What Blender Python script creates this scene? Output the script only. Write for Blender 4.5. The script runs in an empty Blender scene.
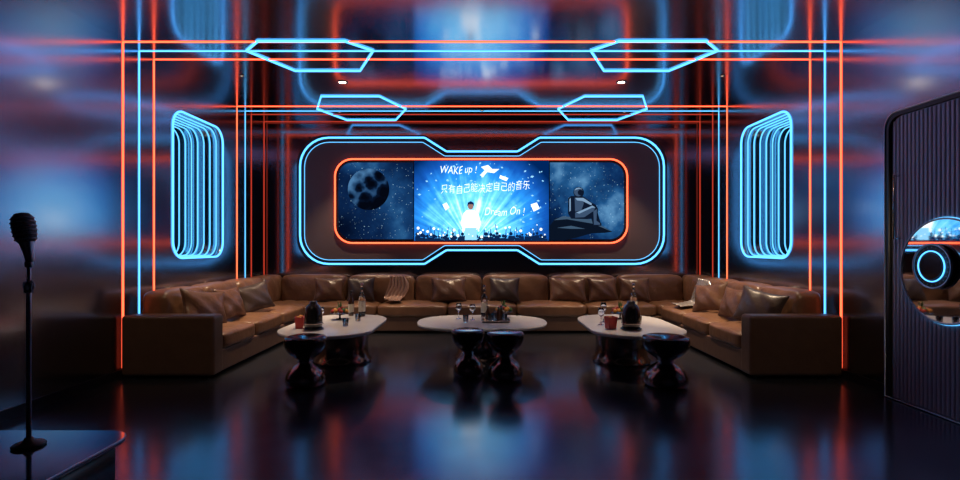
import bpy, bmesh, math, random
from mathutils import Vector, Matrix, Euler
random.seed(7)
SC = bpy.context.scene
COL = SC.collection
SC.view_settings.view_transform = 'Standard'
SC.view_settings.look = 'None'

# ---------------------------------------------------------------- materials
def mat(name, base=(.5,.5,.5), rough=.5, metal=0., emit=None, es=0., bump=0., bscale=20., coat=0., rvar=0., spec=.5,
        trans=0., cvar=0., detail=4., sheen=0.):
    m = bpy.data.materials.new(name); m.use_nodes = True
    nt = m.node_tree; N = nt.nodes; L = nt.links
    b = N['Principled BSDF']
    b.inputs['Base Color'].default_value = (*base, 1)
    b.inputs['Roughness'].default_value = rough
    b.inputs['Metallic'].default_value = metal
    b.inputs['Specular IOR Level'].default_value = spec
    b.inputs['Coat Weight'].default_value = coat
    b.inputs['Transmission Weight'].default_value = trans
    if emit:
        b.inputs['Emission Color'].default_value = (*emit, 1)
        b.inputs['Emission Strength'].default_value = es
    if bump or rvar or cvar:
        tc = N.new('ShaderNodeTexCoord'); no = N.new('ShaderNodeTexNoise')
        no.inputs['Scale'].default_value = bscale; no.inputs['Detail'].default_value = detail
        L.new(tc.outputs['Object'], no.inputs['Vector'])
        if bump:
            bp = N.new('ShaderNodeBump'); bp.inputs['Strength'].default_value = bump
            bp.inputs['Distance'].default_value = .02
            L.new(no.outputs['Fac'], bp.inputs['Height']); L.new(bp.outputs['Normal'], b.inputs['Normal'])
        if rvar:
            mr = N.new('ShaderNodeMapRange')
            mr.inputs['To Min'].default_value = rough - rvar; mr.inputs['To Max'].default_value = rough + rvar
            L.new(no.outputs['Fac'], mr.inputs['Value']); L.new(mr.outputs['Result'], b.inputs['Roughness'])
        if cvar:
            mx = N.new('ShaderNodeMix'); mx.data_type = 'RGBA'
            mx.inputs['A'].default_value = (*[c*(1-cvar) for c in base], 1)
            mx.inputs['B'].default_value = (*[min(1, c*(1+cvar)) for c in base], 1)
            L.new(no.outputs['Fac'], mx.inputs['Factor']); L.new(mx.outputs['Result'], b.inputs['Base Color'])
    return m

M_wall = mat('gloss_wall', (.37,.39,.45), .17, 1., rvar=.02, bscale=3)
M_backw = mat('back_wall_mat', (.27,.26,.29), .13, 1., rvar=.02, bscale=4)
M_ceil = mat('gloss_ceiling', (.42,.43,.48), .14, 1., rvar=.02, bscale=3)
M_floor = mat('gloss_floor', (.155,.175,.225), .19, .92, rvar=.04, bscale=5)
M_panel = mat('panel_mat', (.13,.095,.10), .45, .1, rvar=.05, bscale=5)
M_black = mat('black_satin', (.012,.012,.014), .35)
M_blackg = mat('black_gloss', (.012,.011,.012), .15, coat=.5)
M_niche = mat('niche_mirror', (.30,.42,.5), .2, 1.)
M_blue = mat('neon_blue', (0,0,0), .5, emit=(.045,.22,.52), es=5.2)
M_blue2 = mat('neon_blue_soft', (0,0,0), .5, emit=(.06,.26,.5), es=3.4)
M_red = mat('neon_red', (0,0,0), .5, emit=(1,.095,.035), es=4.0)
M_reds = mat('neon_red_soft', (0,0,0), .5, emit=(1,.08,.035), es=.5)
M_leather = mat('brown_leather', (.185,.092,.050), .33, bump=.75, bscale=6, cvar=.4, detail=8)
M_leather2 = mat('brown_leather_pillow', (.13,.064,.038), .32, bump=.7, bscale=8, cvar=.4, detail=8)
M_leatherd = mat('dark_leather', (.055,.036,.030), .36, bump=.4, bscale=9, cvar=.3)
M_sofabase = mat('sofa_base_leather', (.115,.062,.040), .42, bump=.2, bscale=9, cvar=.2)
M_marble = mat('white_marble', (.74,.72,.73), .16, bump=0, bscale=3, cvar=.12, detail=10)
M_bronze = mat('bronze_metal', (.40,.30,.26), .16, 1., rvar=.05, bscale=6)
M_chrome = mat('chrome', (.65,.68,.72), .12, 1.)
M_steel = mat('dark_steel', (.42,.46,.52), .28, 1.)
M_glass = mat('clear_glass', (.9,.95,1), .03, trans=1.)
M_whisky = mat('dark_bottle_glass', (.05,.02,.01), .06, coat=.5)
M_label = mat('bottle_label', (.6,.55,.45), .6)
M_redc = mat('red_plastic', (.5,.03,.03), .3)
M_fruitr = mat('red_fruit', (.35,.03,.02), .35)
M_fruity = mat('orange_fruit', (.6,.25,.04), .45)
M_green = mat('green_leaf', (.06,.16,.04), .5)
M_paper = mat('white_paper', (.8,.78,.76), .7)
M_mirror = mat('mirror', (.8,.82,.85), .03, 1.)
M_slat = mat('slat_metal', (.40,.40,.50), .42, .5)
M_throw = mat('silk_throw', (.42,.27,.21), .25, .2, bump=.3, bscale=12)
M_throw2 = mat('silver_throw', (.34,.31,.30), .25, .4, bump=.3, bscale=12)
M_lamp = mat('lamp_lens', (1,1,1), .5, emit=(1,.82,.6), es=40)
M_lamps = mat('lamp_lens_small', (1,1,1), .5, emit=(1,.7,.45), es=1.5)
M_stage = mat('stage_gloss', (.13,.18,.21), .09, .9, rvar=.03, bscale=4)
M_grille = mat('mic_grille', (.10,.10,.11), .35, .9, bump=1., bscale=160)

# ---------------------------------------------------------------- helpers
def empty(name, loc=(0,0,0), rz=0.):
    e = bpy.data.objects.new(name, None); e.location = loc; e.rotation_euler = (0,0,rz)
    e.empty_display_size = .1; COL.objects.link(e); return e

def obj(name, me, m=None, parent=None, loc=None, rot=None, smooth=False):
    if isinstance(me, bmesh.types.BMesh):
        bm = me; bmesh.ops.recalc_face_normals(bm, faces=bm.faces)
        me = bpy.data.meshes.new(name); bm.to_mesh(me); bm.free()
    if m is not None:
        me.materials.clear(); me.materials.append(m)
    o = bpy.data.objects.new(name, me); COL.objects.link(o)
    if parent: o.parent = parent
    if loc: o.location = loc
    if rot: o.rotation_euler = rot
    if smooth:
        for p in me.polygons: p.use_smooth = True
    return o

def box(name, x0,x1,y0,y1,z0,z1, m, parent=None, bev=0., seg=3):
    bm = bmesh.new(); bmesh.ops.create_cube(bm, size=1)
    for v in bm.verts:
        v.co = Vector(((x0+x1)/2+v.co.x*(x1-x0), (y0+y1)/2+v.co.y*(y1-y0), (z0+z1)/2+v.co.z*(z1-z0)))
    if bev:
        bmesh.ops.bevel(bm, geom=list(bm.edges), offset=bev, segments=seg, affect='EDGES', profile=.5)
    return obj(name, bm, m, parent)

def curve_mesh(polys, closed=True, bevel=0., fill2d=False, extrude=0.):
    cu = bpy.data.curves.new('tmp', 'CURVE')
    cu.dimensions = '2D' if fill2d else '3D'
    if fill2d: cu.fill_mode = 'BOTH'; cu.extrude = extrude
    else: cu.bevel_depth = bevel; cu.bevel_resolution = 3
    cl = closed if isinstance(closed, (list,tuple)) else [closed]*len(polys)
    for pts, c in zip(polys, cl):
        sp = cu.splines.new('POLY'); sp.points.add(len(pts)-1)
        for i, p in enumerate(pts):
            sp.points[i].co = (p[0], p[1], p[2] if len(p) > 2 else 0, 1)
        sp.use_cyclic_u = c
    o = bpy.data.objects.new('tmp', cu); COL.objects.link(o)
    dg = bpy.context.evaluated_depsgraph_get(); dg.update()
    me = bpy.data.meshes.new_from_object(o.evaluated_get(dg))
    bpy.data.objects.remove(o); bpy.data.curves.remove(cu)
    return me

def tube(name, pts, r, m, parent=None, closed=True):
    return obj(name, curve_mesh([pts], closed, bevel=r), m, parent, smooth=True)

def remap(me, f):
    for v in me.vertices: v.co = Vector(f(v.co))
    bm = bmesh.new(); bm.from_mesh(me); bmesh.ops.remove_doubles(bm, verts=bm.verts, dist=1e-5)
    bmesh.ops.recalc_face_normals(bm, faces=bm.faces); bm.to_mesh(me); bm.free()
    return me

def slab(name, polys, f, th, m, parent=None):
    """extruded 2D outline (first poly outer, others holes); f maps (a,b,c)->xyz"""
    return obj(name, remap(curve_mesh(polys, True, fill2d=True, extrude=th/2), f), m, parent)

def round_poly(pts, rad, n=8):
    out = []; N = len(pts)
    rr = rad if isinstance(rad, (list,tuple)) else [rad]*N
    for i in range(N):
        p = Vector(pts[i]); a = Vector(pts[i-1])-p; b = Vector(pts[(i+1)%N])-p
        r = rr[i]
        if r <= 0: out.append(tuple(p)); continue
        an = a.angle(b); d = min(r/math.tan(an/2), a.length*.499, b.length*.499); r2 = d*math.tan(an/2)
        a.normalize(); b.normalize()
        c = p+(a+b).normalized()*(r2/math.sin(an/2))
        s = p+a*d-c; e = p+b*d-c
        a0 = math.atan2(s.y, s.x); a1 = math.atan2(e.y, e.x); da = (a1-a0+math.pi)%(2*math.pi)-math.pi
        for k in range(n+1):
            t = a0+da*k/n; out.append((c.x+r2*math.cos(t), c.y+r2*math.sin(t)))
    return out

def rrect(x0,x1,y0,y1,r,n=8):
    return round_poly([(x0,y0),(x1,y0),(x1,y1),(x0,y1)], r, n)

def lathe(name, prof, m, parent=None, loc=None, rot=None, seg=40, sx=1., smooth=True):
    bm = bmesh.new(); rings = []
    for r, z in prof:
        if r < 1e-5: rings.append([bm.verts.new((0,0,z))])
        else: rings.append([bm.verts.new((r*math.cos(2*math.pi*k/seg)*sx, r*math.sin(2*math.pi*k/seg), z)) for k in range(seg)])
    for A, B in zip(rings, rings[1:]):
        for k in range(seg):
            k2 = (k+1)%seg
            if len(A) == 1 and len(B) == 1: continue
            if len(A) == 1: bm.faces.new((A[0], B[k2], B[k]))
            elif len(B) == 1: bm.faces.new((A[k], A[k2], B[0]))
            else: bm.faces.new((A[k], A[k2], B[k2], B[k]))
    return obj(name, bm, m, parent, loc, rot, smooth)

def gridcube(cuts):
    bm = bmesh.new(); bmesh.ops.create_cube(bm, size=2)
    bmesh.ops.subdivide_edges(bm, edges=bm.edges, cuts=cuts, use_grid_fill=True)
    return bm

def cushion(name, x0,x1,y0,y1,z0,z1, m, parent=None, puff=.03, axis=2, n=7, lean=0.):
    bm = gridcube(13)
    c = Vector(((x0+x1)/2,(y0+y1)/2,(z0+z1)/2)); h = Vector(((x1-x0)/2,(y1-y0)/2,(z1-z0)/2))
    ph = random.random()*6
    for v in bm.verts:
        a = v.co.copy()
        # denser sampling near edges
        a = Vector([math.copysign(1-(1-abs(t))**1.6, t) for t in a])
        k = (abs(a.x)**n+abs(a.y)**n+abs(a.z)**n)**(1/n)
        q = a/k if k > 1e-6 else a
        p = Vector((q.x*h.x, q.y*h.y, q.z*h.z))
        o = [i for i in range(3) if i != axis]
        w = (1-a[o[0]]**2)*(1-a[o[1]]**2)
        p[axis] += math.copysign(puff*w, a[axis]) if abs(a[axis]) > .01 else 0
        # creases
        p[axis] += .007*math.sin(ph+9*a[o[0]]+4*a[o[1]])*(1 if abs(a[axis])>.8 else 0)
        v.co = c+p
    return obj(name, bm, m, parent, smooth=True)

def pillow(name, loc, rot, W=.24, H=.21, T=.085, m=None):
    e = empty(name, loc); e.rotation_euler = rot
    bm = gridcube(11); ph = random.random()*6
    for v in bm.verts:
        a = v.co.copy()
        A = math.copysign(1-(1-abs(a.x))**1.4, a.x); B = math.copysign(1-(1-abs(a.z))**1.4, a.z)
        t = (max(0,1-A**4)*max(0,1-B**4))**.5
        x = A*W*(1-.11*(1-B*B)); z = B*H*(1-.13*(1-A*A))
        y = a.y*(T*t*(.65+.35*(1-A*A)*(1-B*B))+.006) + .012*math.sin(ph+7*A+5*B)*t
        v.co = (x, y, z)
    obj('cushion_body', bm, m or M_leather2, e, smooth=True)
    pts = []
    for k in range(64):
        s = k/16; side = int(s); f = s-side; f = -1+2*f
        A, B = [(f,-1),(1,f),(-f,1),(-1,-f)][side]
        pts.append((A*W*(1-.11*(1-B*B)), 0, B*H*(1-.13*(1-A*A))))
    tube('piping', pts, .007, m or M_leather2, e)
    return e

# ---------------------------------------------------------------- room shell
W, H, YB, YF = 3.8, 3.55, 9.12, -2.2
NY0, NY1, NZ0, NZ1, NR, ND = 6.38, 7.62, 1.23, 3.09, .22, .62
box('floor', -4.6, 4.6, YF-.1, YB+.1, -.1, 0, M_floor)
box('ceiling', -4.6, 4.6, YF-.1, YB+.1, H, H+.1, M_ceil)
box('wall_back', -W-.1, W+.1, YB, YB+.1, 0, H, M_backw)
box('wall_front', -W-.1, W+.1, YF-.1, YF, 0, H, M_black)
for sgn, nm in ((-1,'left'),(1,'right')):
    slab('wall_'+nm, [[(YF,0),(YB,0),(YB,H),(YF,H)], rrect(NY0,NY1,NZ0,NZ1,NR,10)],
         lambda c, s=sgn: (s*(W+.05)+c.z, c.x, c.y), .1, M_wall)
    # infinity light niche
    e = empty('light_niche')
    slab('niche_lining', [rrect(NY0-.03,NY1+.03,NZ0-.03,NZ1+.03,NR+.03,10), rrect(NY0,NY1,NZ0,NZ1,NR,10)],
         lambda c, s=sgn: (s*(W+.1+ND/2)+c.z, c.x, c.y), ND-.002, M_niche, e)
    slab('niche_back', [rrect(NY0-.03,NY1+.03,NZ0-.03,NZ1+.03,NR+.03,10)],
         lambda c, s=sgn: (s*(W+.1+ND+.01)+c.z, c.x, c.y), .018, M_blackg, e)
    for k in range(8):
        d = -.005+k*.09
        ii = .022 if k else .004
        pts = [(sgn*(W+d), p[0], p[1]) for p in rrect(NY0+ii,NY1-ii,NZ0+ii,NZ1-ii,NR-ii,10)]
        tube('ring_%d'%(k+1), pts, .013 if k == 0 else .009, M_blue if k == 0 else M_blue2, e)
    # skirting
    box('baseboard_'+nm, min(sgn*W,sgn*(W-.012)), max(sgn*W,sgn*(W-.012)), YF, YB, 0, .09, M_black)

# LED portal lines: walls + ceiling
def portal(y, m, w=.012, name='led_portal_line'):
    e = empty(name)
    t = .008
    box('strip_left', -W, -W+t, y-w, y+w, .1, H, m, e)
    box('strip_right', W-t, W, y-w, y+w, .1, H, m, e)
    box('strip_ceiling', -W+t, W-t, y-w, y+w, H-t, H, m, e)
portal(5.50, M_red, .009); portal(5.76, M_blue, .008); portal(6.02, M_red, .007)
portal(8.06, M_red, .007); portal(8.34, M_blue2, .007); portal(8.56, M_reds, .009)
portal(9.06, M_reds, .012)

# hexagon lights
def hexa(cx, pts):
    e = empty('hexagon_ceiling_light')
    p = [(cx+a, b, H-.008) for a, b in pts]
    tube('neon_tube', p, .013, M_blue, e)
h1 = [(-.70,5.74),(-.46,5.47),(.46,5.47),(.70,5.74),(.40,6.40),(-.40,6.40)]
h2 = [(-.70,8.20),(-.42,7.50),(.42,7.50),(.70,8.20),(.42,8.93),(-.42,8.93)]
for s in (-1,1):
    hexa(s*1.90, h1); hexa(s*1.90, h2)

# downlights, plus fill spots added to brighten the seating
def downlight_or_fill(x, y, power, size=1.6, blend=.6, col=(1,.74,.48), tx=0., ty=0., small=True):
    e = empty('ceiling_downlight_or_fill', (x, y, H)); k = .5 if small else 1.25
    lathe('trim_ring', [(.035*k,-.001),(.055*k,-.001),(.055*k,-.008),(.05*k,-.010),(.035*k,-.008),(.035*k,-.001)], M_black, e, seg=24)
    lathe('lens', [(0,-.004),(.034*k,-.004),(.034*k,-.002)], M_lamps if small else M_lamp, e, seg=24)
    ld = bpy.data.lights.new('spot', 'SPOT'); ld.energy = power; ld.color = col
    ld.spot_size = size; ld.spot_blend = blend; ld.shadow_soft_size = .04
    lo = bpy.data.objects.new('spot', ld); COL.objects.link(lo); lo.parent = e; lo.location = (0,0,-.03)
    lo.rotation_euler = Vector((tx, ty, -2.6)).to_track_quat('-Z','Y').to_euler()
for s in (-1,1):
    downlight_or_fill(s*1.84, 6.86, 230, 1.1, small=False)
    downlight_or_fill(s*3.05, 6.60, 420, .95, tx=s*.1, ty=.2)  # extra spots added to brighten the sofa wings, lenses kept small and dim
    downlight_or_fill(s*2.3, 8.40, 190, 1.05, tx=s*.2, ty=0)
    downlight_or_fill(s*2.6, 3.7, 60, .9, tx=s*.5, ty=2.2)  # added fill spots, out of view, aimed forward at the sofa arms
downlight_or_fill(0, 8.3, 230, 1.2)
downlight_or_fill(0, 4.1, 70, .8, ty=2.6, col=(1,.85,.75))  # added fill spot, out of view, aimed forward along the middle

# ---------------------------------------------------------------- back feature wall
e = empty('led_feature_panel')
def notch(dx, z0, z1, n0, n1, a, b):
    return [(-dx,z0),(-a,z0),(-b,n0),(b,n0),(a,z0),(dx,z0),(dx,z1),(a,z1),(b,n1),(-b,n1),(-a,z1),(-dx,z1)]
R = [.5,.08,.08,.08,.08,.5,.5,.08,.08,.08,.08,.5]
o1 = round_poly(notch(3.17,1.07,3.27,1.31,3.03,1.00,.62), R)
o2 = round_poly(notch(3.09,1.14,3.19,1.39,2.95,1.03,.65), [.43 if r>.2 else r for r in R])
back = lambda y: (lambda c: (c.x, y+c.z, c.y))
slab('panel_base', [round_poly(notch(3.23,1.03,3.32,1.28,3.06,1.00,.60), R)], back(YB-.025), .048, M_black, e)
slab('panel_face', [o2], back(YB-.055), .012, M_panel, e)
tube('neon_outer', [(a, YB-.062, b) for a, b in o1], .016, M_blue, e)
tube('neon_inner', [(a, YB-.066, b) for a, b in o2], .006, M_blue2, e)
rr = rrect(-2.55,2.52,1.435,2.89,.30,10)
slab('media_bezel', [rr], back(YB-.075), .028, M_black, e)
tube('neon_red_frame', [(a, YB-.10, b) for a, b in rr], .014, M_red, e)

# shader helpers for the picture surfaces
class NB:
    def __init__(s, name):
        s.m = bpy.data.materials.new(name); s.m.use_nodes = True; s.nt = s.m.node_tree
        s.nt.nodes.clear()
        s.out = s.nt.nodes.new('ShaderNodeOutputMaterial'); s.em = s.nt.nodes.new('ShaderNodeEmission')
        s.nt.links.new(s.em.outputs[0], s.out.inputs[0])
        s.tc = s.nt.nodes.new('ShaderNodeTexCoord')
        sp = s.nt.nodes.new('ShaderNodeSeparateXYZ'); s.nt.links.new(s.tc.outputs['Generated'], sp.inputs[0])
        s.u = sp.outputs[0]; s.v = sp.outputs[2]
    def set(s, sock, val):
        if hasattr(val, 'is_output'): s.nt.links.new(val, sock)
        else: sock.default_value = val
    def math(s, op, a, b=0., clamp=False):
        n = s.nt.nodes.new('ShaderNodeMath'); n.operation = op; n.use_clamp = clamp
        s.set(n.inputs[0], a); s.set(n.inputs[1], b); return n.outputs[0]
    def noise(s, vec, scale, detail=3):
        n = s.nt.nodes.new('ShaderNodeTexNoise'); n.inputs['Scale'].default_value = scale
        n.inputs['Detail'].default_value = detail
        if vec is not None: s.nt.links.new(vec, n.inputs['Vector'])
        return n.outputs['Fac']
    def voro(s, scale):
        n = s.nt.nodes.new('ShaderNodeTexVoronoi'); n.inputs['Scale'].default_value = scale
        s.nt.links.new(s.tc.outputs['Object'], n.inputs['Vector']); return n
    def comb(s, a, b, c=0.):
        n = s.nt.nodes.new('ShaderNodeCombineXYZ')
        for i, t in enumerate((a,b,c)): s.set(n.inputs[i], t)
        return n.outputs[0]
    def ramp(s, f, stops):
        n = s.nt.nodes.new('ShaderNodeValToRGB'); cr = n.color_ramp
        while len(cr.elements) < len(stops): cr.elements.new(.5)
        for el, (p, c) in zip(cr.elements, stops): el.position = p; el.color = (*c, 1)
        s.nt.links.new(f, n.inputs[0]); return n.outputs[0]
    def fin(s, col, st=1.):
        s.set(s.em.inputs[0], col); s.em.inputs[1].default_value = st; return s.m

# concert video image
nb = NB('concert_video')
dx = nb.math('SUBTRACT', nb.u, .42); dz = nb.math('SUBTRACT', nb.v, -.05)
ang = nb.math('ARCTAN2', dx, dz)
ray = nb.noise(nb.comb(nb.math('MULTIPLY', ang, 6.), 0., 0.), 2.2, 3)
cx = nb.math('POWER', nb.math('ABSOLUTE', nb.math('SUBTRACT', nb.u, .45)), 2.)
cz = nb.math('POWER', nb.math('ABSOLUTE', nb.math('SUBTRACT', nb.v, .30)), 2.)
glow = nb.math('SUBTRACT', .90, nb.math('ADD', nb.math('MULTIPLY', cx, 2.2), nb.math('MULTIPLY', cz, 1.1)))
tex = nb.noise(nb.tc.outputs['Object'], 5., 6)
f = nb.math('MULTIPLY', glow, nb.math('ADD', .2, nb.math('ADD', nb.math('MULTIPLY', ray, .85), nb.math('MULTIPLY', tex, .6))), True)
col = nb.ramp(f, [(0,(.0,.012,.07)),(.3,(.005,.07,.34)),(.55,(.02,.24,.72)),(.78,(.15,.62,1.)),(1,(.8,.95,1))])
M_video = nb.fin(col, 1.6)
def spacemat(name, cols, seed):
    nb = NB(name)
    n = nb.noise(nb.tc.outputs['Object'], 1.8+seed, 8)
    band = nb.math('ABSOLUTE', nb.math('SUBTRACT', nb.math('ADD', nb.u, nb.math('MULTIPLY', nb.v, .7)), .95+seed*.1))
    f = nb.math('SUBTRACT', nb.math('MULTIPLY', n, 1.15), nb.math('MULTIPLY', band, .55), True)
    base = nb.ramp(f, cols)
    v = nb.voro(26)
    st = nb.math('LESS_THAN', v.outputs['Distance'], .16)
    sp = nb.nt.nodes.new('ShaderNodeSeparateColor'); nb.nt.links.new(v.outputs['Color'], sp.inputs[0])
    st = nb.math('MULTIPLY', st, nb.math('POWER', sp.outputs[0], 3.))
    mx = nb.nt.nodes.new('ShaderNodeMix'); mx.data_type = 'RGBA'
    nb.nt.links.new(st, mx.inputs['Factor']); nb.nt.links.new(base, mx.inputs['A']); mx.inputs['B'].default_value = (.5,.8,1,1)
    return nb.fin(mx.outputs['Result'], 1.)
M_sp1 = spacemat('planet_space', [(0,(.001,.004,.018)),(.35,(.003,.016,.065)),(.6,(.008,.05,.16)),(.9,(.04,.18,.40))], 0.)
M_sp2 = spacemat('galaxy_space', [(0,(.001,.006,.030)),(.3,(.004,.028,.11)),(.52,(.015,.095,.26)),(.8,(.14,.36,.62))], .7)
def flat_em(name, c, s=1.):
    nb = NB(name); return nb.fin((*c,1), s)
def planet_mat():
    nb = NB('planet_surface')
    v = nb.voro(5.2); n = nb.noise(nb.tc.outputs['Object'], 11., 8)
    v2 = nb.voro(15.)
    d = nb.math('ADD', nb.math('MULTIPLY', v.outputs['Distance'], .9), nb.math('MULTIPLY', n, .28))
    d = nb.math('ADD', d, nb.math('MULTIPLY', v2.outputs['Distance'], .16))
    sh = nb.math('ADD', nb.math('MULTIPLY', nb.math('SUBTRACT', 1., nb.u), .50), nb.math('MULTIPLY', nb.v, .40))
    f = nb.math('MULTIPLY', d, nb.math('ADD', sh, .26), True)
    return nb.fin(nb.ramp(f, [(.30,(.001,.002,.006)),(.46,(.002,.007,.024)),(.52,(.010,.04,.11)),(.9,(.07,.20,.40))]), 1.)
M_white = flat_em('video_white', (.85,.95,1), 1.6)
M_cyanl = flat_em('video_cyan', (.3,.7,1.), 1.2)
M_dkb = flat_em('video_dark', (.004,.02,.08), 1.)
M_mdb = flat_em('video_midblue', (.02,.12,.4), 1.)
M_skin = flat_em('video_skin', (.35,.2,.17), 1.)
M_suit = flat_em('astronaut_suit', (.045,.085,.16), 1.)
M_suitl = flat_em('astronaut_rim_light', (.22,.36,.54), 1.)
M_suitd = flat_em('astronaut_shadow', (.004,.009,.025), 1.)
M_rock = flat_em('rock_art', (.003,.007,.018), 1.)
M_rockl = flat_em('rock_art_light', (.05,.10,.17), 1.)

Y1 = YB-.112   # face of the media surfaces
def art(u, v): return ((u-482)/57., 1.4+(245-v)/57.)   # poster artwork units
def flat(name, pts, m, parent, y, artc=True):
    bm = bmesh.new()
    vs = [bm.verts.new((p[0], y, p[1])) for p in ([art(*q) for q in pts] if artc else pts)]
    f = bm.faces.new(vs); bmesh.ops.triangulate(bm, faces=[f])
    return obj(name, bm, m, parent)
def circ(u, v, r, n=24, sy=1.): return [(u+r*math.cos(2*math.pi*k/n), v+sy*r*math.sin(2*math.pi*k/n)) for k in range(n)]
def multi(name, polys, m, parent, y):
    bm = bmesh.new()
    for i, pts in enumerate(polys):
        f = bm.faces.new([bm.verts.new((art(*q)[0], y-i*.00002, art(*q)[1])) for q in pts])
        bmesh.ops.triangulate(bm, faces=[f])
    return obj(name, bm, m, parent)

sx0, sx1, sz0, sz1 = -1.175, 1.16, 1.475, 2.86
scr = empty('video_screen')
box('screen_body', sx0, sx1, Y1+.001, YB-.09, sz0, sz1, M_black, scr)
obj_ = flat('screen_picture', [(sx0,sz0),(sx1,sz0),(sx1,sz1),(sx0,sz1)], M_video, scr, Y1, False)
def text(s, u, v, size, shear=.25, rot=0., m=M_white, parent=None, sx=1.):
    cu = bpy.data.curves.new('t', 'FONT'); cu.body = s; cu.size = size; cu.shear = shear; cu.offset = -.0015
    o = bpy.data.objects.new('t', cu); COL.objects.link(o)
    dg = bpy.context.evaluated_depsgraph_get(); dg.update()
    me = bpy.data.meshes.new_from_object(o.evaluated_get(dg)); bpy.data.objects.remove(o)
    x, z = art(u, v); c, sn = math.cos(rot), math.sin(rot)
    for vt in me.vertices:
        a, b = vt.co.x*sx, vt.co.y+.014*math.sin(vt.co.x*11)+.004*math.sin(vt.co.x*47)
        vt.co = (x+a*c-b*sn, Y1-.0045, z+a*sn+b*c)
    obj('lettering', me, m, parent)
text('WAKE up !', 440, 175, .19, parent=scr, rot=.03, sx=.72)
text('只有自己能决定自己的音乐', 441, 194, .17, shear=.15, parent=scr, rot=.05, sx=.76)
text('Dream On !', 484, 216, .19, parent=scr, rot=.02, sx=.74)
# singer
multi('singer_shirt', [[(463.5,214),(467,210.5),(474.5,210.5),(478.5,214),(481,223),(479,230),(477,229),(478,223),(476.5,219),(476.5,228),(465.5,228),(465.5,219),(464,223),(465,229),(463,230),(461,223)]], M_white, scr, Y1-.004)
multi('singer_trousers', [[(465.5,228),(476.5,228),(477,240),(472,240),(471,232),(470,240),(465,240)]], M_cyanl, scr, Y1-.004)
multi('singer_head', [circ(470.8,206.7,2.8,16,1.2)], M_skin, scr, Y1-.004)
multi('singer_hair', [[(467.4,207),(467.8,203.2),(470.8,201.6),(473.8,203.2),(474.2,207),(472.7,204.8),(469,204.8)]], M_dkb, scr, Y1-.005)
cp, cl, arms = [], [], []
for k in range(46):
    u = 417+k*2.85+random.uniform(-1,1); v = 236+random.uniform(-2.5,2.5); r = random.uniform(1.3,2.4)
    cp.append([(max(416,u-r*1.6),241),(max(416,u-r*1.2),v+r),(min(547,u+r*1.2),v+r),(min(547,u+r*1.6),241)]); cp.append(circ(min(545,max(418,u)),v,r*.9,10))
    if random.random() < .6:
        a = random.uniform(-1.5,1.5); t = random.uniform(5,10)
        uu = min(543, max(420,u))
        arms.append([(uu-.5,v+2),(uu+.5,v+2),(uu+a+.4,v-t),(uu+a-.4,v-t)])
    if random.random() < .9: cl.append(circ(min(544,max(419,u+random.uniform(-2,2))), v-random.uniform(0,9), random.uniform(.5,1.5), 8))
multi('crowd', cp, M_dkb, scr, Y1-.0015)
multi('crowd_arms', arms, M_mdb, scr, Y1-.0012)
multi('crowd_lights', cl, M_white, scr, Y1-.0038)
conf = []
for k in range(80):
    u = random.uniform(418,545); v = random.uniform(164,232)
    if 460<u<482 and v>198: continue
    r = random.uniform(.5,1.5); a = random.random()*3
    conf.append([(u+r*math.cos(a+b)*w, v+r*math.sin(a+b)*.8) for b, w in ((0,1.4),(1.57,.6),(3.14,1.4),(4.71,.6))])
multi('confetti', conf, M_cyanl, scr, Y1-.0005)
multi('ribbons', [[(481,168),(488,166),(492,170),(499,170),(494,174),(487,173),(483,178),(480,176),(485,171)],
                  [(443,205),(447,203),(450,208),(446,211)],[(530,205),(536,203),(539,209),(533,212)],
                  [(500,176),(508,179),(506,182),(499,179)]], M_white, scr, Y1-.003)

# posters
p1 = empty('planet_poster')
L1 = round_poly([(-2.49,1.50),(-1.19,1.50),(-1.19,2.83),(-2.49,2.83)], [.24,0,0,.24])
flat('poster_picture', L1, M_sp1, p1, Y1+.004, False)
slab('poster_board', [L1], back(YB-.098), .016, M_black, p1)
flat('planet', circ(370,190,20.5,48), planet_mat(), p1, Y1+.001)
p2 = empty('astronaut_poster')
L2 = round_poly([(1.175,1.50),(2.46,1.50),(2.46,2.83),(1.175,2.83)], [0,.24,.24,0])
flat('poster_picture', L2, M_sp2, p2, Y1+.004, False)
slab('poster_board', [L2], back(YB-.098), .016, M_black, p2)
multi('rock', [[(549,226),(554,219),(562,217),(572,218),(586,220),(597,224),(611,232),(603,233),(590,233.5),(578,237),(564,240.5),(549,240.5)]], M_rock, p2, Y1+.002)
multi('rock_edge', [[(553,220.5),(562,216.4),(590,219.8),(610,231.8),(592,224),(566,219.5)],[(556,228),(570,226),(584,229),(570,229)]], M_rockl, p2, Y1+.0015)
# seated astronaut: dark silhouette with lit suit parts, knees raised, facing right
multi('astronaut_outline', [circ(577.5,193,5.3,20),
      [(567,199),(570,196.5),(582,197),(586,200),(590,203),(594,205),(596.5,209),(596,221),(600,223.5),(600,226),(592,226),(590,219),(586,219.5),(570,219),(567,214)]], M_suitd, p2, Y1+.001)
multi('astronaut_suit_parts', [circ(577.2,192.6,4.4,20),
      [(573.5,198.5),(581,198.5),(582.5,204),(580,211),(574,212)],
      [(574,213),(580,211),(591,206),(594,208),(592,211.5),(583,217.5),(574,218)],
      [(592,211.5),(595.5,209.5),(595,221),(598.5,223.5),(598.5,225),(592.5,225)]], M_suit, p2, Y1)
multi('astronaut_lit_edges', [[(573.2,191),(575,188.9),(578,188.3),(581,189.6),(578,189.4),(575,190.4)],
      [(574,198.5),(582,198.5),(590.5,204),(590,205.8),(581,201.5),(576,201)],
      [(575,213),(591,206.2),(594,208),(590.5,208.2),(578,214)],[(568.3,200),(569.6,198.5),(569.6,211),(568.3,212)]], M_suitl, p2, Y1-.0005)
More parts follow.
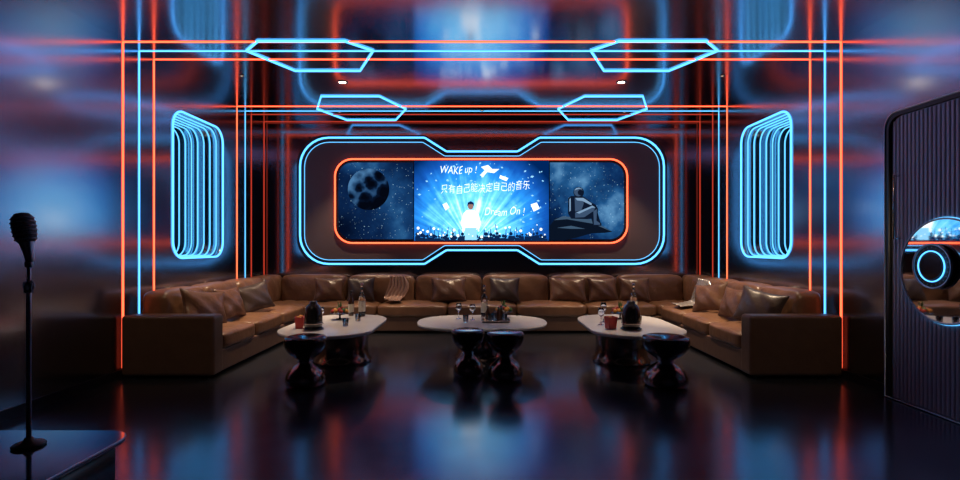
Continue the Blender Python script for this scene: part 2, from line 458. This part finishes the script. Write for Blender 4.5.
multi('astronaut_visor', [circ(579.2,193.2,2.7,16,1.05)], M_suitd, p2, Y1-.001)

# ---------------------------------------------------------------- sectional sofa
sofa = empty('sectional_sofa')
SI = 2.80  # inner edge of side wings
for s, nm in ((-1,'l'),(1,'r')):
    X = lambda a, b: (min(s*a,s*b), max(s*a,s*b))
    x0, x1 = X(SI, 3.77)
    box('arm_'+nm, x0, x1, 5.42, 5.64, .03, .66, M_sofabase, sofa, .035, 4)
    box('wing_base_'+nm, *X(SI+.02,3.74), 5.63, 8.3, .03, .27, M_sofabase, sofa, .02)
    ys = [5.645, 6.50, 7.36, 8.22]
    for i in range(3):
        cushion('seat_%s%d'%(nm,i), *X(SI-.01,3.50), ys[i]+.004, ys[i+1]-.004, .26, .45, M_leather, sofa, .035)
        cushion('back_%s%d'%(nm,i), *X(3.42,3.735), ys[i]+.006, ys[i+1]-.006, .38, .90, M_leather, sofa, .03, axis=0, n=6)
    cushion('corner_seat_'+nm, *X(SI,3.6), 8.225, 8.9, .26, .45, M_leather, sofa, .03)
    cushion('corner_back_'+nm, *X(3.42,3.735), 8.22, 8.98, .38, .90, M_leather, sofa, .03, axis=0, n=6)
    for yy in (5.5, 8.4):
        box('foot', *X(3.55,3.65), yy, yy+.08, 0, .04, M_black, sofa)
    box('foot', *X(2.9,2.98), 5.5, 5.58, 0, .04, M_black, sofa)
box('back_base', -3.5, 3.5, 8.26, 9.0, .03, .27, M_sofabase, sofa, .02)
for i in range(5):
    a = -2.8+i*1.12
    cushion('seat_b%d'%i, a+.004, a+1.116, 8.21, 8.88, .26, .45, M_leather, sofa, .035)
for i in range(6):
    a = -3.42+i*1.14
    cushion('back_b%d'%i, a+.005, a+1.135, 8.76, 9.03, .38, .90, M_leather, sofa, .03, axis=1, n=6)

# ---------------------------------------------------------------- pillows / throws
Z = .475
def pl(x, y, rz, rx=-.32, m=None, W=.25, H=.20, ry=0.):
    pillow('throw_pillow', (x, y, Z+H*.96), (rx, ry, rz), W, H, .075, m)
for s in (-1,1):
    pl(s*3.20, 6.00, s*-1.15, m=M_leather2 if s < 0 else M_leatherd, ry=.15, W=.29, H=.21)
    pl(s*3.17, 6.55, s*-1.45, m=M_leather2)
    pl(s*3.17, 7.25 , s*-1.15, m=M_leatherd if s < 0 else M_leather2, ry=-.15, W=.28)
    pl(s*2.52, 8.60, s*-.15)
pl(-.55, 8.60, .1, W=.29); pl(-.95+1.32, 8.60, -.08, m=M_leatherd); pl(1.42, 8.60, -.1, W=.3); pl(2.0, 8.60, .1, m=M_leather2)
pl(-2.0, 8.60, .15, m=M_leatherd, W=.22)

def throw(name, loc, rz, m, path, w=.34):
    e = empty(name, loc, rz); bm = bmesh.new(); nu, nv = 24, 30; g = []
    Ls = [0]
    for a, b in zip(path, path[1:]): Ls.append(Ls[-1]+math.dist(a, b))
    for j in range(nv+1):
        t = Ls[-1]*j/nv; k = max(i for i in range(len(Ls)-1) if Ls[i] <= t+1e-9)
        f = (t-Ls[k])/(Ls[k+1]-Ls[k]); y = path[k][0]*(1-f)+path[k+1][0]*f; z = path[k][1]*(1-f)+path[k+1][1]*f
        row = []
        ww = w*(.55+.45*abs(math.sin(j/nv*3+.4)))
        for i in range(nu+1):
            q = i/nu-.5; fold = .018*(1+math.sin(i*1.5+j*.22))
            row.append(bm.verts.new((q*ww+.04*math.sin(j*.25), y-fold, z+fold*.6)))
        g.append(row)
    for j in range(nv):
        for i in range(nu): bm.faces.new((g[j][i], g[j][i+1], g[j+1][i+1], g[j+1][i]))
    o = obj('cloth', bm, m, e, smooth=True)
    md = o.modifiers.new('s', 'SOLIDIFY'); md.thickness = .006
throw('silk_throw_blanket', (-1.42, 8.69, 0), 0, M_throw, [(.0,.88),(-.02,.7),(-.05,.54),(-.16,.51),(-.38,.505)])
throw('silk_throw_blanket', (3.31, 7.72, 0), -math.pi/2, M_throw2, [(.0,.88),(-.04,.7),(-.09,.54),(-.2,.51),(-.42,.51)], .5)

# ---------------------------------------------------------------- tables
TZ = .45
def table(x, y, hw, hd, rz=0., bx=0., by=0.):
    e = empty('marble_coffee_table', (x, y, 0))
    pts = rrect(-hw, hw, -hd, hd, min(hw,hd)*.92, 14)
    slab('top', [pts], lambda c: (c.x, c.y, TZ-.02+c.z), .036, M_marble, e)
    slab('under_top', [[(p[0]*.93, p[1]*.93) for p in pts]], lambda c: (c.x, c.y, TZ-.045+c.z), .016, M_bronze, e)
    lathe('drum_base', [(0,0),(.33,0),(.34,.015),(.34,.03),(.31,.05),(.30,.2),(.31,.36),(.33,.395),(0,.396)], M_bronze, e, (bx, by, 0), seg=56)
table(0, 6.5, .80, .56, by=-.02)
table(-1.76, 6.28, .53, .86, bx=.08)
table(1.76, 6.28, .53, .86, bx=-.08)

def stool(x, y, r, h=.5):
    e = empty('hourglass_stool', (x, y, 0)); k = r/.2; q = h/.5
    lathe('base', [(0,0),(.150*k,0),(.178*k,.012*q),(.19*k,.05*q),(.185*k,.10*q),(.16*k,.155*q),(.115*k,.20*q),(.075*k,.228*q),(.062*k,.245*q),(.07*k,.262*q)], M_bronze, e, seg=48)
    lathe('seat_bowl', [(.07*k,.262*q),(.10*k,.285*q),(.15*k,.325*q),(.185*k,.375*q),(.2*k,.43*q),(.2*k,.47*q),(.19*k,.488*q),(.15*k,.497*q),(0,.5*q)], M_blackg, e, seg=48)
    lathe('waist_ring', [(.060*k,.238*q),(.074*k,.240*q),(.078*k,.247*q),(.074*k,.254*q),(.06*k,.256*q)], M_chrome, e, seg=40)
stool(-1.76, 5.18, .205); stool(-.15, 5.58, .175); stool(.245, 5.44, .195); stool(1.83, 5.18, .23)

# ---------------------------------------------------------------- table items
def bottle(x, y, h=.38, r=.042, clear=False):
    e = empty('liquor_bottle', (x, y, TZ)); g = M_glass if clear else M_whisky
    lathe('glass_body', [(0,0),(r*.95,0),(r,.01),(r,h*.55),(r*.92,h*.62),(r*.4,h*.72),(r*.33,h*.76),(r*.33,h*.92),(0,h*.92)], g, e, seg=28)
    lathe('label', [(r*1.01,h*.15),(r*1.02,h*.16),(r*1.02,h*.45),(r*1.01,h*.46)], M_label, e, seg=28)
    lathe('cap', [(0,h*.885),(r*.42,h*.885),(r*.42,h),(0,h)], M_bronze if clear else M_black, e, seg=20)
    if clear: lathe('spirit', [(0,.012),(r*.86,.012),(r*.86,h*.42),(0,h*.42)], M_bronze, e, seg=20)
def wineglass(x, y, h=.2, z=TZ):
    e = empty('wine_glass', (x, y, z))
    lathe('glass', [(0,0),(.034,0),(.034,.003),(.006,.008),(.004,h*.45),(.015,h*.5),(.036,h*.66),(.038,h*.8),(.030,h),(.028,h),(.035,h*.8),(.033,h*.67),(.012,h*.53),(0,h*.52)], M_glass, e, seg=28)
def tumbler(x, y, z=TZ, fill=True):
    e = empty('tumbler_glass', (x, y, z))
    lathe('glass', [(0,0),(.03,0),(.036,.09),(.033,.09),(.028,.012),(0,.012)], M_glass, e, seg=24)
    if fill: lathe('drink', [(0,.014),(.027,.014),(.029,.045),(0,.045)], M_fruity, e, seg=24)
def dicecup(x, y, h=.32, r=.095, m=None, ):
    e = empty('dice_cup', (x, y, TZ)); m = m or M_blackg
    lathe('saucer', [(0,0),(r*1.15,0),(r*1.2,.012),(r*1.05,.018),(0,.018)], m, e, seg=32)
    lathe('cup_body', [(0,.019),(r,.019),(r*1.06,h*.2),(r*1.04,h*.5),(r*.92,h*.74),(r*.66,h*.86),(r*.45,h*.9),(r*.46,h*.96),(r*.3,h),(0,h)], m, e, seg=36)
    lathe('band', [(r*1.05,h*.2),(r*1.085,h*.21),(r*1.085,h*.25),(r*1.05,h*.26)], M_bronze, e, seg=36)
def redbox(x, y, s=.085, rz=.3):
    e = empty('red_snack_box', (x, y, TZ), rz)
    bm = bmesh.new()
    n = 4; t = s/2
    lo = [(-t*.8,-t*.8,0),(t*.8,-t*.8,0),(t*.8,t*.8,0),(-t*.8,t*.8,0)]; hi = [(-t,-t,s*1.25),(t,-t,s*1.25),(t,t,s*1.25),(-t,t,s*1.25)]
    a = [bm.verts.new(p) for p in lo]; b = [bm.verts.new(p) for p in hi]; c = [bm.verts.new((p[0]*.9,p[1]*.9,p[2])) for p in hi]
    d = [bm.verts.new((p[0]*.9,p[1]*.9,.01)) for p in lo]
    bm.faces.new(a[::-1]); bm.faces.new(d)
    for i in range(4):
        j = (i+1)%4; bm.faces.new((a[i],a[j],b[j],b[i])); bm.faces.new((b[i],b[j],c[j],c[i])); bm.faces.new((c[i],c[j],d[j],d[i]))
    obj('box_shell', bm, M_redc, e)
    for i in range(7):
        lathe('snack_%d'%i, [(0,-.014),(.012,-.008),(.015,0),(.012,.008),(0,.014)], M_fruity, e, (random.uniform(-.02,.02), random.uniform(-.02,.02), s*1.05+random.uniform(0,.02)), seg=10)
def napkins(x, y):
    e = empty('napkin_holder', (x, y, TZ))
    lathe('cup', [(0,0),(.05,0),(.062,.1),(.058,.1),(.047,.008),(0,.008)], M_glass, e, seg=28)
    for k in range(5):
        a = k*1.256; bm = bmesh.new()
        pts = [(0,0,.012),(.02,0,.1),(.065,0,.19),(.03,.02,.15),(-.01,.02,.2),(-.02,0,.1)]
        vs = [bm.verts.new((p[0]*math.cos(a)-p[1]*math.sin(a), p[0]*math.sin(a)+p[1]*math.cos(a), p[2])) for p in pts]
        bmesh.ops.triangulate(bm, faces=[bm.faces.new(vs)]); obj('napkin_%d'%k, bm, M_paper, e)
def fruit(x, y):
    e = empty('fruit_platter', (x, y, TZ))
    lathe('stem_plate', [(0,0),(.05,0),(.05,.006),(.012,.012),(.012,.05),(.06,.06),(.13,.075),(.13,.08),(.05,.068),(0,.066)], M_blackg, e, seg=36)
    for k in range(14):
        a = k*2.4; r = .02+.075*math.sqrt(k/14); R = .028
        lathe('fruit_%d'%k, [(0,-R),(R*.7,-R*.7),(R,0),(R*.7,R*.7),(.004,R*.95),(0,R)], random.choice([M_fruitr,M_fruity,M_fruitr,M_green]), e,
              (r*math.cos(a), r*math.sin(a), .10+.05*(1-r/.1)), seg=14)
    for k in range(5):
        a = k*1.3; bm = bmesh.new()
        pts = [(0,0,.12),(.02,.012,.17),(.035,0,.235),(.02,-.012,.17)]
        vs = [bm.verts.new((p[0]*math.cos(a)-p[1]*math.sin(a), p[0]*math.sin(a)+p[1]*math.cos(a), p[2])) for p in pts]
        bm.faces.new(vs); obj('leaf_%d'%k, bm, M_green, e)
def tray(x, y):
    e = empty('serving_tray', (x, y, TZ))
    pts = rrect(-.17,.17,-.12,.12,.03,6)
    slab('tray_plate', [pts], lambda c: (c.x, c.y, .008+c.z), .012, M_blackg, e)
    tube('tray_rim', [(p[0],p[1],.02) for p in pts], .007, M_bronze, e)
    for k, (a, b) in enumerate(((-.1,.04),(-.02,.05),(.07,.04),(-.07,-.05),(.03,-.05),(.11,-.04))):
        if k % 2: lathe('tumbler_%d'%k, [(0,.016),(.028,.016),(.034,.1),(.031,.1),(.026,.024),(0,.024)], M_glass, e, (a,b,0), seg=20)
        else: lathe('mini_bottle_%d'%k, [(0,.016),(.026,.016),(.028,.03),(.028,.11),(.012,.15),(.011,.19),(0,.19)], M_whisky, e, (a,b,0), seg=20)
# left table
bottle(-1.60, 6.93, .44, .045, True); bottle(-1.76, 6.99, .34, .038)
dicecup(-1.90, 5.86); redbox(-2.09, 5.95, .10); redbox(-2.13, 6.12, .09, .8); napkins(-2.12, 6.42)
fruit(-1.82, 6.66); tumbler(-1.55, 6.5); wineglass(-1.95, 6.30); tumbler(-1.6, 6.1)
# centre table
bottle(.03, 6.86, .42, .045, True); tray(.17, 6.45)
wineglass(-.12, 6.6); wineglass(-.30, 6.72); tumbler(-.20, 6.4); fruit(.28, 6.84)
# right table
dicecup(1.68, 5.86, .32, .10); redbox(1.46, 5.9, .11); bottle(2.02, 6.93, .44, .045, True)
fruit(1.78, 6.70); wineglass(1.50, 6.42, .24); wineglass(1.42, 6.2); tumbler(1.9, 6.3); tumbler(1.75, 6.25)

# ---------------------------------------------------------------- stage + microphone
st = empty('low_stage')
outl = round_poly([(-3.78,.5),(-2.10,.5),(-2.10,3.17),(-3.78,3.17)], [.02,.1,.16,.02], 10)
slab('stage_top', [outl], lambda c: (c.x, c.y, .255+c.z), .03, M_stage, st)
slab('stage_body', [[(-3.78,.52),(-2.13,.52),(-2.13,3.02),(-2.25,3.14),(-3.78,3.14)]], lambda c: (c.x, c.y, .12+c.z), .238, M_black, st)
tube('edge_trim', [(p[0], p[1], .262) for p in outl], .007, M_steel, st)

mx, my, mz = -2.545, 2.92, .271
mic = empty('microphone_stand', (mx, my, mz))
lathe('base', [(0,0),(.075,0),(.08,.008),(.07,.018),(.03,.03),(.018,.05),(0,.05)], M_black, mic, seg=40)
lathe('pole', [(0,.04),(.0125,.04),(.0125,.86),(.010,.87),(.010,1.03),(0,1.03)], M_steel, mic, seg=24)
lathe('clutch', [(0,.86),(.022,.86),(.024,.88),(.024,.90),(.016,.925),(0,.925)], M_chrome, mic, seg=24)
tube('clutch_ring', [(.03*math.cos(a*.2618), 0, .90+.03*math.sin(a*.2618)) for a in range(24)], .005, M_chrome, mic)
lathe('swivel', [(0,1.0),(.018,1.005),(.02,1.03),(.012,1.05),(0,1.05)], M_steel, mic, seg=24)
rot = (0, -.18, 0)
lathe('mic_handle', [(0,0),(.014,0),(.020,.02),(.026,.07),(.034,.11),(.036,.125),(0,.126)], M_steel, mic, (.008,0,1.03), rot, seg=28)
def loc_on(t): return (.008+t*math.sin(-.18), 0, 1.03+t*math.cos(-.18))
lathe('mic_head', [(0,.0),(.036,.0),(.048,.015),(.054,.06),(.055,.11),(.048,.145),(.032,.165),(0,.172)], M_grille, mic, loc_on(.115), rot, seg=32)
for k, (zz, rr_) in enumerate(((.018,.0495),(.042,.0535),(.066,.0555),(.09,.056),(.114,.056),(.136,.052))):
    o = tube('head_band_%d'%k, [(rr_*math.cos(a*.2618), rr_*math.sin(a*.2618), zz) for a in range(24)], .0032, M_steel, mic)
    o.location = loc_on(.115); o.rotation_euler = rot

# ---------------------------------------------------------------- right wall door
dr = empty('door_1')
DY0, DY1, DZ = 3.1, 4.80, 2.60
def rw(x): return lambda c: (x+c.z, c.x, c.y)
do = round_poly([(DY0,.01),(DY1,.01),(DY1,DZ),(DY0,DZ)], [0,0,.14,.14], 10)
di = round_poly([(DY0+.04,.01),(DY1-.04,.01),(DY1-.04,DZ-.04),(DY0+.04,DZ-.04)], [0,0,.11,.11], 10)
slab('frame', [do, di], rw(W-.045), .066, M_black, dr)
tube('frame_edge', [(W-.08, p[0], p[1]) for p in do], .008, M_steel, dr)
slab('leaf', [di], rw(W-.03), .03, M_slat, dr)
bm = bmesh.new()
y = DY0+.07
while y < DY1-.06:
    edge = min(y-(DY0+.04), (DY1-.04)-y)
    top = DZ-.05 - (.11-math.sqrt(max(0,.11**2-(.11-edge)**2)) if edge < .11 else 0)
    prev = None; ring = []
    for k in range(7):
        a = math.pi*k/6
        ring.append((W-.046-.012*math.sin(a), y+.021*math.cos(a)))
    A = [bm.verts.new((p[0],p[1],.02)) for p in ring]; B = [bm.verts.new((p[0],p[1],top)) for p in ring]
    for k in range(6): bm.faces.new((A[k],A[k+1],B[k+1],B[k]))
    bm.faces.new(B); y += .042
obj('slats', bm, M_slat, dr, smooth=False)
cyl = lambda r, n=56: [(4.19+r*math.cos(2*math.pi*k/n), 1.19+r*math.sin(2*math.pi*k/n)) for k in range(n)]
slab('round_mirror', [cyl(.42)], rw(W-.072), .014, M_mirror, dr)
tube('mirror_rim', [(W-.078, p[0], p[1]) for p in cyl(.425)], .008, M_steel, dr)
tube('mirror_glow', [(W-.068, p[0], p[1]) for p in cyl(.434)], .004, M_blue2, dr)
c2 = lambda r, n=48: [(4.26+r*math.cos(2*math.pi*k/n), 1.225+r*math.sin(2*math.pi*k/n)) for k in range(n)]
slab('lock_disc', [c2(.18)], rw(W-.10), .03, M_black, dr)
slab('lock_core', [c2(.105)], rw(W-.118), .02, M_blackg, dr)
tube('lock_neon', [(W-.122, p[0], p[1]) for p in c2(.125)], .005, M_blue, dr)
tube('lock_rim', [(W-.115, p[0], p[1]) for p in c2(.18)], .010, M_steel, dr)
for k in range(24):
    a = 2*math.pi*k/24; r0, r1 = .148, .160
    tube('dial_tick_%d'%k, [(W-.116, 4.26+r0*math.cos(a), 1.225+r0*math.sin(a)), (W-.116, 4.26+r1*math.cos(a), 1.225+r1*math.sin(a))], .002, M_steel, dr, closed=False)
tube('pull_handle', [(W-.06,4.66,1.46),(W-.11,4.66,1.46),(W-.11,4.66,2.02),(W-.06,4.66,2.02)], .010, M_chrome, dr, closed=False)

# ---------------------------------------------------------------- world + camera
w = bpy.data.worlds.new('world'); SC.world = w; w.use_nodes = True
w.node_tree.nodes['Background'].inputs[0].default_value = (.02,.03,.06,1)
w.node_tree.nodes['Background'].inputs[1].default_value = .2
cd = bpy.data.cameras.new('camera'); cam = bpy.data.objects.new('camera', cd); COL.objects.link(cam)
cam.location = (0,0,1.4); cam.rotation_euler = (math.pi/2,0,0)
cd.sensor_width = 36; cd.lens = 520/960*36; cd.shift_x = -2/960; cd.shift_y = 5/960; cd.clip_start = .05
SC.camera = cam
